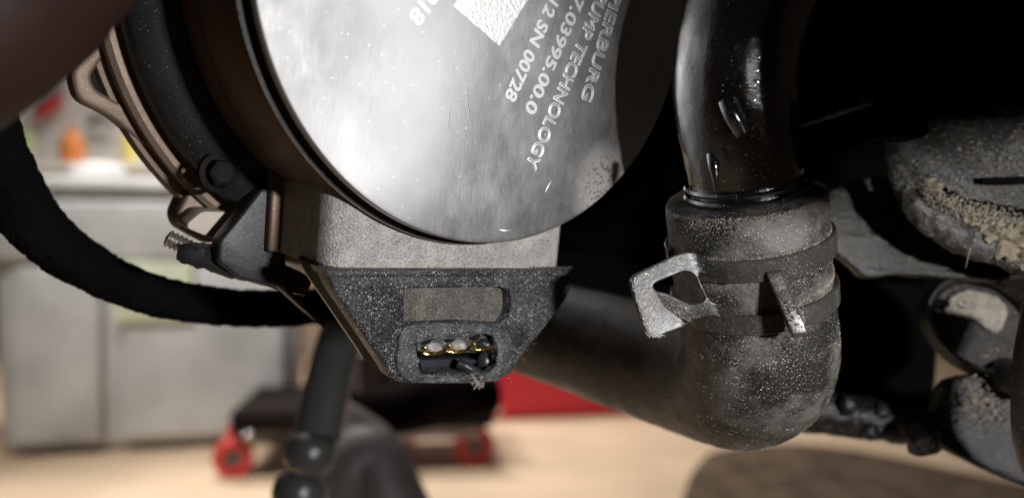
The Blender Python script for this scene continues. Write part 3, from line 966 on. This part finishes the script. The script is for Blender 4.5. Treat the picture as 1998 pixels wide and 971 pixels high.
# ============================================================ FOAM-COVERED LOOP
pts = [(at(-60, 180, 165), 7.0), (at(-14, 290, 168), 6.3), (at(30, 385, 172), 6.3), (at(95, 465, 178), 5.9), (at(185, 528, 184), 5.2), (at(290, 573, 190), 4.8), (at(400, 594, 198), 4.6), (at(520, 602, 210), 4.7), (at(640, 594, 225), 4.9), (at(760, 570, 240), 5.0)]
bm = bmesh.new()
tube(bm, smooth_path(pts, 30), 64, rough=0.35, rscale=0.25)
for v_ in bm.verts:
    v_.co += noise.noise_vector(v_.co * 1.5) * 0.38
tag(finish('foam_hose', bm, M_foam, loc=pts[5][0]), 'matte black foam covered hose looping down at the left below the pump', 'hose')

# ============================================================ HAND, top left
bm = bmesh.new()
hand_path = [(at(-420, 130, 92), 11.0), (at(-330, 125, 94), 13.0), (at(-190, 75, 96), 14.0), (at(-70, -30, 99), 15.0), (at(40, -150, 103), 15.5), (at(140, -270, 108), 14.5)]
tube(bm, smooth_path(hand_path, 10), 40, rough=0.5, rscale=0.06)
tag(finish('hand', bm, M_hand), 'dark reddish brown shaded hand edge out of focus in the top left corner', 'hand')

# ============================================================ COOLANT HOSE, CLAMP, PIPE
T = at(1452, 378, 160)
AX = Vector((0.17, 0.29, -0.94)).normalized()
EC = (Vector((0, -1, 0)) - AX * Vector((0, -1, 0)).dot(AX)).normalized()       # towards the lens
ER = AX.cross(EC)
if ER.x < 0: ER = -ER
RH = 15.4
hose = thing('coolant_hose', 'fat dusty black rubber coolant hose bending down and back to the left', 'hose', T)
inv = Matrix.Translation(-hose.location)
B = T + AX * 25
path = [(T, RH - 0.9), (T + AX * 0.4, RH - 0.25), (T + AX * 1.2, RH), (T + AX * 6, RH), (T + AX * 12, RH), (T + AX * 18, RH), (B, RH + 0.1)]
E0 = at(1085, 650, 246)
C1, C2 = B + AX * 24 + Vector((2.8, 0, 0)), at(1400, 738, 202)
tail = []
for k in range(40):
    q = k / 39
    tail.append((B * (1 - q) ** 3 + C1 * 3 * q * (1 - q) ** 2 + C2 * 3 * q * q * (1 - q) + E0 * q ** 3, RH + 0.1 - 0.5 * q + 0.9 * math.sin(math.pi * min(1, q * 1.6)) ** 2))
dlast = (tail[-1][0] - tail[-2][0]).normalized()
tail += [(E0 + dlast * 25, RH - .4), (E0 + dlast * 60, RH - .4)]
full = path[:-1] + tail
bm = bmesh.new()
tube(bm, full, 112, rough=0.22, rscale=0.16)
ho = finish('hose_wall', bm, M_hose, hose); ho.matrix_parent_inverse = inv
# caked dirt under the mouth of the hose
bm2 = bmesh.new(); ps2 = []
bm = bmesh.new(); ps = []
for _ in range(1300):
    a = random.uniform(-1.35, 0.45)
    s = abs(random.gauss(0.0, 1.0)) * 1.3 + 0.6 - 0.5 * math.cos(a)
    ps.append(T + AX * s + (EC * math.cos(a) + ER * math.sin(a)) * (RH + 0.05))
for _ in range(900):                              # dust gathered along the lower right of the clamp
    a = random.uniform(0.25, 1.3)
    s = random.gauss(18.0 - a * 0.8, 0.35)
    ps.append(T + AX * s + (EC * math.cos(a) + ER * math.sin(a)) * (RH + 0.05))
for _ in range(700):
    a = random.uniform(-1.0, 1.3)
    ps.append(T + AX * random.gauss(8.0, 0.2) + (EC * math.cos(a) + ER * math.sin(a)) * (RH + 0.08))
grains(bm, ps, 0.04, 0.16)
for k in range(2600):                             # bright specks over the bend
    i_ = random.randint(1, 34); c_ = tail[i_][0]; d_ = (tail[i_ + 1][0] - c_).normalized()
    e_ = (Vector((0, -1, 0)) - d_ * Vector((0, -1, 0)).dot(d_)).normalized(); f_ = d_.cross(e_)
    a = random.uniform(-1.4, 1.4)
    pz = c_ + d_ * random.uniform(0, 1.2) + (e_ * math.cos(a) + f_ * math.sin(a)) * (tail[i_][1] + .12)
    if noise.noise(pz * .12) < -.02 and random.random() < .75: continue
    ps2.append(pz)
grains(bm2, ps2, 0.03, 0.12)
g = finish('bend_specks', bm2, M_speck, hose, smooth=False); g['kind'] = 'stuff'; g.matrix_parent_inverse = inv
g = finish('caked_grit', bm, M_grain, hose, smooth=False); g['kind'] = 'stuff'; g.matrix_parent_inverse = inv

clamp = thing('hose_clamp', 'dusty spring steel hose clamp with open ear and stamped tab round the coolant hose', 'hose clamp', T + AX * 15)
inv = Matrix.Translation(-clamp.location)


def cpart(name, bm, mat, **kw):
    o = finish(name, bm, mat, clamp, **kw); o.matrix_parent_inverse = inv
    return o


def band(s0, s1, a0, a1, name, slope=0.0):
    bm = bmesh.new()
    r0, r1, seg = RH + 0.15, RH + 1.0, 120
    rings = []
    for i in range(seg + 1):
        a = a0 + (a1 - a0) * i / seg
        rad = EC * math.cos(a) + ER * math.sin(a)
        k = slope * math.sin(a)
        prof = [(r0, s0), (r1 - .2, s0), (r1, s0 + .2), (r1, s1 - .2), (r1 - .2, s1), (r0, s1)]
        rings.append([bm.verts.new(T + rad * r + AX * (h + k)) for r, h in prof])
    for A_, B_ in zip(rings, rings[1:]):
        for k in range(6):
            bm.faces.new((A_[k], A_[(k + 1) % 6], B_[(k + 1) % 6], B_[k]))
    bm.faces.new(rings[0][::-1]); bm.faces.new(rings[-1])
    bmesh.ops.recalc_face_normals(bm, faces=bm.faces)
    cpart(name, bm, M_clamp)


band(8.2, 12.4, -1.15, 2 * math.pi - 1.5, 'band')
band(18.9, 22.8, -1.15, 2 * math.pi - 1.5, 'band')
# ear: a flat loop standing off the left side
fr = face_frame(1300, 575, 150.5, 6, 8)
ear_px = [(1228, 546), (1240, 533), (1322, 494), (1345, 491), (1385, 497), (1432, 507), (1432, 548), (1385, 540), (1356, 534), (1360, 560), (1374, 598), (1396, 604), (1432, 610), (1432, 640), (1396, 636), (1372, 630), (1345, 628), (1338, 636), (1285, 656), (1266, 656), (1258, 645), (1240, 590)]
hole_px = [(1274, 556), (1284, 549), (1332, 530), (1344, 533), (1352, 545), (1366, 596), (1345, 598), (1332, 586), (1300, 570), (1280, 567)]
bm = plate_mesh([rounded([local2(*q, fr) for q in ear_px], 1.1, 4), rounded([local2(*q, fr) for q in hole_px], 0.9, 4)], -1.3, 0, 0.3, fr)
bmesh.ops.triangulate(bm, faces=bm.faces)
for _ in range(4):
    bmesh.ops.subdivide_edges(bm, edges=[e for e in bm.edges if e.calc_length() > 0.8], cuts=1)
    bmesh.ops.triangulate(bm, faces=bm.faces)
for v_ in bm.verts:
    xl = (v_.co - fr[0]).dot(fr[1]); hl = (v_.co - fr[0]).dot(fr[3])
    x0_, x1_ = local2(1322, 560, fr).x, local2(1392, 560, fr).x
    k = max(0.0, min(1.0, (xl - x0_) / (x1_ - x0_))); k = k * k * (3 - 2 * k)
    foot = T + AX * (v_.co - T).dot(AX)
    rd = v_.co - foot
    v_.co = v_.co.lerp(foot + rd.normalized() * (RH + 1.12 + hl * .8), k)
cpart('ear', bm, M_ear, angle=40)
# folded lip on the ear
O_, X_, Y_, A_n = fr
def ear3(px_, py_, h): q = local2(px_, py_, fr); return O_ + X_ * q.x + Y_ * q.y + A_n * h
bm = bmesh.new()
v1 = [bm.verts.new(ear3(*q)) for q in ((1280, 572, 0.05), (1304, 579, 0.3), (1342, 598, 0.9), (1345, 630, 1.5), (1322, 618, 0.15), (1296, 598, 0.05))]
v2 = [bm.verts.new(ear3(*q)) for q in ((1280, 570, -0.8), (1305, 576, -0.8), (1346, 596, -0.6), (1351, 628, 0.3), (1324, 620, -0.8), (1297, 600, -0.8))]
for k in range(6): bm.faces.new((v1[k], v1[(k + 1) % 6], v2[(k + 1) % 6], v2[k]))
bm.faces.new(v1[::-1]); bm.faces.new(v2)
bmesh.ops.recalc_face_normals(bm, faces=bm.faces)
cpart('folded_lip', bm, M_clamp, angle=25)
# stamped marks along the ear's outer edge
for k, (ch_, px_, py_) in enumerate((('6', 1262, 563), ('C', 1258, 588), ('2', 1264, 605), ('2', 1272, 624))):
    bmt = text_mesh(ch_, 1.0, outline=0.05)
    xs = [v_.co.x for v_ in bmt.verts]; ys = [v_.co.y for v_ in bmt.verts]
    cx_, cy_ = (min(xs) + max(xs)) / 2, (min(ys) + max(ys)) / 2
    q = local2(px_, py_, fr); ca, sa = math.cos(math.radians(-68)), math.sin(math.radians(-68))
    for v_ in bmt.verts:
        x_, y_ = (v_.co.x - cx_) * 1.9, (v_.co.y - cy_) * 1.9
        v_.co = O_ + X_ * (q.x + x_ * ca - y_ * sa) + Y_ * (q.y + x_ * sa + y_ * ca) + A_n * (0.02 + v_.co.z)
    cpart('stamped_mark', bmt, M_clamp)
# tab standing out over the lower band
TA = -0.06
rad = EC * math.cos(TA) + ER * math.sin(TA); sidev = AX.cross(rad)
frt = (T, AX, rad, sidev)
tab = rounded([(10.2, RH + .3), (10.4, RH + 1.6), (13.6, RH + 3.4), (17.2, RH + 6.2), (20.6, RH + 7.6), (21.8, RH + 6.4), (21.0, RH + 4.9), (18.6, RH + 3.8), (16.0, RH + 1.6), (14.0, RH + .3)], 0.7, 4)
bm = plate_mesh([tab], -1.35, 1.35, 0.3, frt)
for v_ in bm.verts:
    s = (v_.co - T).dot(AX)
    v_.co += ER * max(0, s - 11) * 0.22
cpart('tab', bm, M_clamp)
bm = bmesh.new()
tipc = T + AX * 20.6 + rad * (RH + 6.0) + ER * 2.2
grains(bm, [tipc + AX * random.gauss(-1.6, 1.5) + rad * random.gauss(-.3, .7) + sidev * random.uniform(-1.3, 1.3) for _ in range(260)], .08, .3)
g = cpart('tab_dirt', bm, M_crust, smooth=False); g['kind'] = 'stuff'
bm = bmesh.new(); ps = []
for _ in range(260):
    q_ = random.random(); e0, e1 = random.choice((((1230, 546), (1262, 652)), ((1232, 545), (1322, 497)), ((1262, 652), (1290, 652))))
    ps.append(ear3(e0[0] + (e1[0] - e0[0]) * q_ + abs(random.gauss(0, 4)), e0[1] + (e1[1] - e0[1]) * q_ + abs(random.gauss(0, 3)), .05))
grains(bm, ps, .04, .16)
g = cpart('ear_dirt', bm, M_speck, smooth=False); g['kind'] = 'stuff'

pipe = thing('coolant_pipe', 'glossy wet black plastic pipe plugged into the top of the coolant hose', 'pipe', T)
inv = Matrix.Translation(-pipe.location)
def pp(name, bm, mat, **kw):
    o = finish(name, bm, mat, pipe, **kw); o.matrix_parent_inverse = inv; return o
RP = 11.4
P0 = T + ER * 0.6
bm = bmesh.new()
ppath = [(P0 + AX * 6, RP - .6), (P0 - AX * 0.5, RP - .6), (P0 - AX * 4, RP - .4), (at(1443, 250, 156), RP + 0.1), (at(1435, 150, 154), RP + .3), (at(1452, 50, 153), RP + .3), (at(1490, -50, 154), RP + .3), (at(1550, -150, 156), RP)]
tube(bm, smooth_path(ppath, 10), 72, rough=0.12, rscale=0.2)
pp('pipe_tube', bm, M_pipe)
for s, rr in ((-0.9, 0.5), (-2.6, 0.35)):
    bm = bmesh.new()
    lathe(bm, [(RP - 1, s - .6), (RP + rr, s - .55), (RP + rr + .3, s), (RP + rr, s + .55), (RP - 1, s + .6)], 96, (P0, EC, ER, AX))
    pp('collar', bm, M_pipe)
# mounting flange of the pipe with a highlight painted along its upper edge, end block, small rib
fr = face_frame(1580, 300, 150, -8, -6)
fl_px = [(1405, 300), (1460, 276), (1560, 246), (1690, 205), (1735, 196), (1740, 262), (1690, 276), (1600, 318), (1500, 352), (1420, 345)]
bm = plate_mesh([rounded([local2(*q, fr) for q in fl_px], 1.2)], -9, 0, 0.8, fr)
pp('mounting_flange', bm, M_black)
bm = bmesh.new()
def fl3(px_, py_, h): q_ = local2(px_, py_, fr); return fr[0] + fr[1] * q_.x + fr[2] * q_.y + fr[3] * h
tube(bm, smooth_path([(fl3(1455, 279, -.6), .25), (fl3(1500, 265, -.3), .42), (fl3(1580, 241, -.3), .40), (fl3(1650, 218, -.3), .42), (fl3(1725, 197, -.4), .25)], 8), 10, rough=.12, rscale=1.2)
pp('painted_edge_glint', bm, M_edge_glint)
bm = bmesh.new()
box(bm, at(1742, 228, 150), (9.5, 9, 8.5), bevel=1.2); pp('end_block', bm, M_black)
bm = bmesh.new()
tube(bm, smooth_path([(at(1416, 196, 142.5), 1.4), (at(1430, 225, 142), 1.6), (at(1448, 260, 142.5), 1.3)], 6), 16); pp('pipe_rib', bm, M_pipe)
bm = bmesh.new()
tube(bm, smooth_path([(at(1388, 300, 145.5), 0.9), (at(1393, 322, 145), 1.1), (at(1396, 350, 145), 0.6), (at(1398, 372, 145.4), 0.35)], 6), 12)
pp('mould_seam', bm, M_pipe)

# ============================================================ RIGHT-HAND BRACKETS
br = thing('dirty_bracket', 'sand caked black metal bracket with rolled edge at the right side', 'bracket', at(1850, 350, 190))
inv = Matrix.Translation(-br.location)
def bp_(name, bm, mat, **kw):
    o = finish(name, bm, mat, br, **kw); o.matrix_parent_inverse = inv; return o
# back web plate, low and dusty
fr = face_frame(1750, 460, 197, 4, 10)
bm = plate_mesh([rounded([local2(*q, fr) for q in ((1590, 380), (1680, 350), (1760, 330), (1920, 430), (2080, 470), (2080, 540), (1900, 548), (1760, 532), (1690, 545), (1660, 520), (1610, 480))], 2)], -4, 0, 0.8, fr)
bmesh.ops.triangulate(bm, faces=bm.faces); bmesh.ops.subdivide_edges(bm, edges=[e for e in bm.edges if e.calc_length() > 3], cuts=3)
blob_noise(bm, 1.2, 0.12)
bp_('web_plate', bm, M_plate)
fr = face_frame(1870, 330, 188, -6, 10)
bm = plate_mesh([rounded([local2(*q, fr) for q in ((1738, 268), (1760, 240), (1850, 222), (1940, 208), (2090, 190), (2090, 520), (1950, 488), (1860, 460), (1800, 425), (1762, 375), (1745, 330))], 2)], -5, 0, 1.0, fr)
bmesh.ops.triangulate(bm, faces=bm.faces); bmesh.ops.subdivide_edges(bm, edges=[e for e in bm.edges if e.calc_length() > 3], cuts=3)
blob_noise(bm, 0.8, 0.15)
bp_('upper_plate', bm, M_plate)
bm = bmesh.new()
tube(bm, smooth_path([(at(1741, 265, 184), 1.3), (at(1748, 320, 183), 1.8), (at(1772, 375, 182), 2.6), (at(1815, 425, 181), 3.4), (at(1880, 462, 180), 3.8), (at(1960, 488, 180), 4.0), (at(2080, 520, 180), 4.2)], 14), 28, rough=0.8, rscale=0.25)
bp_('rolled_edge', bm, M_edge)
bm = bmesh.new()
tube(bm, smooth_path([(at(1806, 352, 182), 1.0), (at(1822, 385, 181), 1.9), (at(1858, 415, 180), 2.3), (at(1910, 442, 179), 3.0), (at(1965, 470, 178), 3.8), (at(2060, 500, 178), 4.2)], 16), 28, rough=2.0, rscale=0.45)
bp_('caked_ridge', bm, M_sand)
for pts_ in ([(1914, 352, .7), (1950, 353, .9), (1985, 352, .9), (2050, 352, .9)], [(1840, 368, .6), (1880, 392, .9), (1940, 405, 1.0), (2050, 430, 1.2)]):
    bm = bmesh.new(); tube(bm, smooth_path([(at(x, y, 184.5), r) for x, y, r in pts_], 8), 14, rough=.3, rscale=.5)
    bp_('dark_groove', bm, M_black)
bm = bmesh.new(); ps = []
for _ in range(4200):
    x = random.uniform(1800, 1998) if random.random() < .35 else 1998 - abs(random.gauss(0, 75))
    yc = 365 + (x - 1800) * .62 if x < 1850 else 398 + (x - 1850) * .46
    y = yc + random.gauss(6, 9 + (x - 1800) * .07)
    ps.append(at(x, y, 176.5 + random.uniform(-.8, 2.2) + abs(y - yc) * .05))
for _ in range(500):
    ps.append(at(random.uniform(1750, 1998), random.uniform(230, 420), 186.3))
grains(bm, ps, 0.08, 0.33)
g = bp_('bracket_grit', bm, M_grain, smooth=False); g['kind'] = 'stuff'
bm = bmesh.new()
tube(bm, [(at(1893, 484, 176), .18), (at(1889, 500, 176), .12), (at(1884, 522, 177), .05)], 6)
tag(finish('straw_bristle', bm, M_sand), 'thin pale straw bristle hanging under the caked sand of the bracket', 'bristle')

# round cup with corroded plug
cup = thing('round_socket', 'round black metal cup holding a corroded pitted plug below the bracket', 'socket', at(1925, 635, 200))
inv = Matrix.Translation(-cup.location)
fr = face_frame(1920, 632, 200, -22, 12)
O_, X_, Y_, A_n = fr
fx = (O_, (X_ * 0.86 + Y_ * 0.0), Y_, A_n)
rot = math.radians(-38)
bm = bmesh.new()
Xc = X_ * math.cos(rot) + Y_ * math.sin(rot); Yc = Y_ * math.cos(rot) - X_ * math.sin(rot)
fcup = (O_, Xc * 1.22, Yc * 0.95, A_n)
lathe(bm, [(10.4, 1.2), (10.8, 1.5), (11.2, 1.2), (11.4, 0), (12.0, -9), (9.8, -9), (10.1, 0.3)], 96, fcup)
o = finish('cup_rim', bm, M_lowbr, cup); o.matrix_parent_inverse = inv
bm = bmesh.new(); lathe(bm, [(0, -3.2), (4, -3.0), (9.7, -3.6), (9.7, -7), (0, -7)], 64, fcup, False); blob_noise(bm, .5, .3)
o = finish('plug', bm, M_plug, cup); o.matrix_parent_inverse = inv
bm = plate_mesh([jagged(rounded([local2(*q, fr) for q in ((1842, 606), (1852, 580), (1885, 562), (1930, 566), (1972, 592), (1966, 622), (1950, 650), (1925, 640), (1900, 618), (1868, 612))], 1.5), .5, 1.2, 2)], -3.4, -1.9, 0.5, fr)
blob_noise(bm, .3, .5)
o = finish('corroded_crust', bm, M_crust, cup); o.matrix_parent_inverse = inv
bm = bmesh.new(); pr_ = at(1880, 590, 198)
lathe(bm, [(0.5, 0.4), (1.2, 0.4), (1.3, 0), (1.3, -1), (0.5, -1)], 24, (pr_, X_, Y_, A_n))
o = finish('pit_ring', bm, M_crust, cup); o.matrix_parent_inverse = inv

# lower bracket
lb = thing('lower_bracket', 'oily black metal bracket with dusty face in the lower right corner', 'bracket', at(1910, 830, 200))
inv = Matrix.Translation(-lb.location)
fr = face_frame(1910, 820, 200, -10, 6)
def subdiv(bm, L=3, c=3):
    bmesh.ops.triangulate(bm, faces=bm.faces); bmesh.ops.subdivide_edges(bm, edges=[e for e in bm.edges if e.calc_length() > L], cuts=c)
bm = plate_mesh([rounded([local2(*q, fr) for q in ((1846, 740), (1900, 728), (1960, 742), (1992, 770), (2090, 770), (2090, 985), (1998, 948), (1900, 905), (1835, 872), (1812, 845), (1828, 800))], 2)], -7, 0, 1.2, fr)
subdiv(bm); blob_noise(bm, .8, .15)
o = finish('bracket_plate', bm, M_lowbr, lb); o.matrix_parent_inverse = inv
bm = bmesh.new(); ps = [at(random.gauss(1915, 38), random.gauss(785, 22), 198.3) for _ in range(500)]
grains(bm, ps, .1, .42); o = finish('plate_grit', bm, M_grain, lb, smooth=False); o['kind'] = 'stuff'; o.matrix_parent_inverse = inv
bm = bmesh.new(); tube(bm, [(at(1803, 830, 204), 3.0), (at(1800, 850, 200), 4.3), (at(1806, 872, 197), 4.0), (at(1809, 880, 197), 2.0)], 24, rough=.4, rscale=.4)
o = finish('bracket_knob', bm, M_lowbr, lb); o.matrix_parent_inverse = inv
bm = bmesh.new(); tube(bm, smooth_path([(at(1955, 712, 205), 3.4), (at(1972, 735, 196), 4.0), (at(2040, 745, 186), 4.2)], 6), 24)
tag(finish('black_rod', bm, M_lowbr), 'short black round rod end poking in at the right edge', 'rod')
bm = bmesh.new(); tube(bm, smooth_path([(at(2060, 600, 170), 6.0), (at(2035, 720, 168), 5.5), (at(2030, 850, 168), 5.0), (at(2060, 940, 170), 5.0)], 8), 30)
tag(finish('dark_side_tube', bm, M_plate), 'dark curved tube cut by the right frame edge over the lower bracket', 'tube')
# black bar with lumps running right from the hose
bar = thing('black_bar', 'black greasy bar with shiny lumps between the coolant hose and lower bracket', 'bar', at(1690, 810, 215))
inv = Matrix.Translation(-bar.location)
bm = bmesh.new()
tube(bm, smooth_path([(at(1480, 800, 222), 5.5), (at(1580, 800, 218), 5.5), (at(1680, 812, 215), 5.5), (at(1760, 826, 213), 5.0), (at(1800, 840, 212), 3.5)], 10), 32, rough=.7, rscale=.2)
o = finish('bar_body', bm, M_lowbr, bar); o.matrix_parent_inverse = inv
for px_, py_, r in ((1655, 790, 2.2), (1720, 803, 1.8), (1765, 822, 3.2), (1697, 842, 1.8)):
    bm = bmesh.new(); bmesh.ops.create_uvsphere(bm, u_segments=20, v_segments=12, radius=r)
    for v_ in bm.verts: v_.co.z *= 1.25; v_.co += at(px_, py_, 210)
    blob_noise(bm, .4, .4)
    o = finish('lump', bm, M_lowbr, bar); o.matrix_parent_inverse = inv
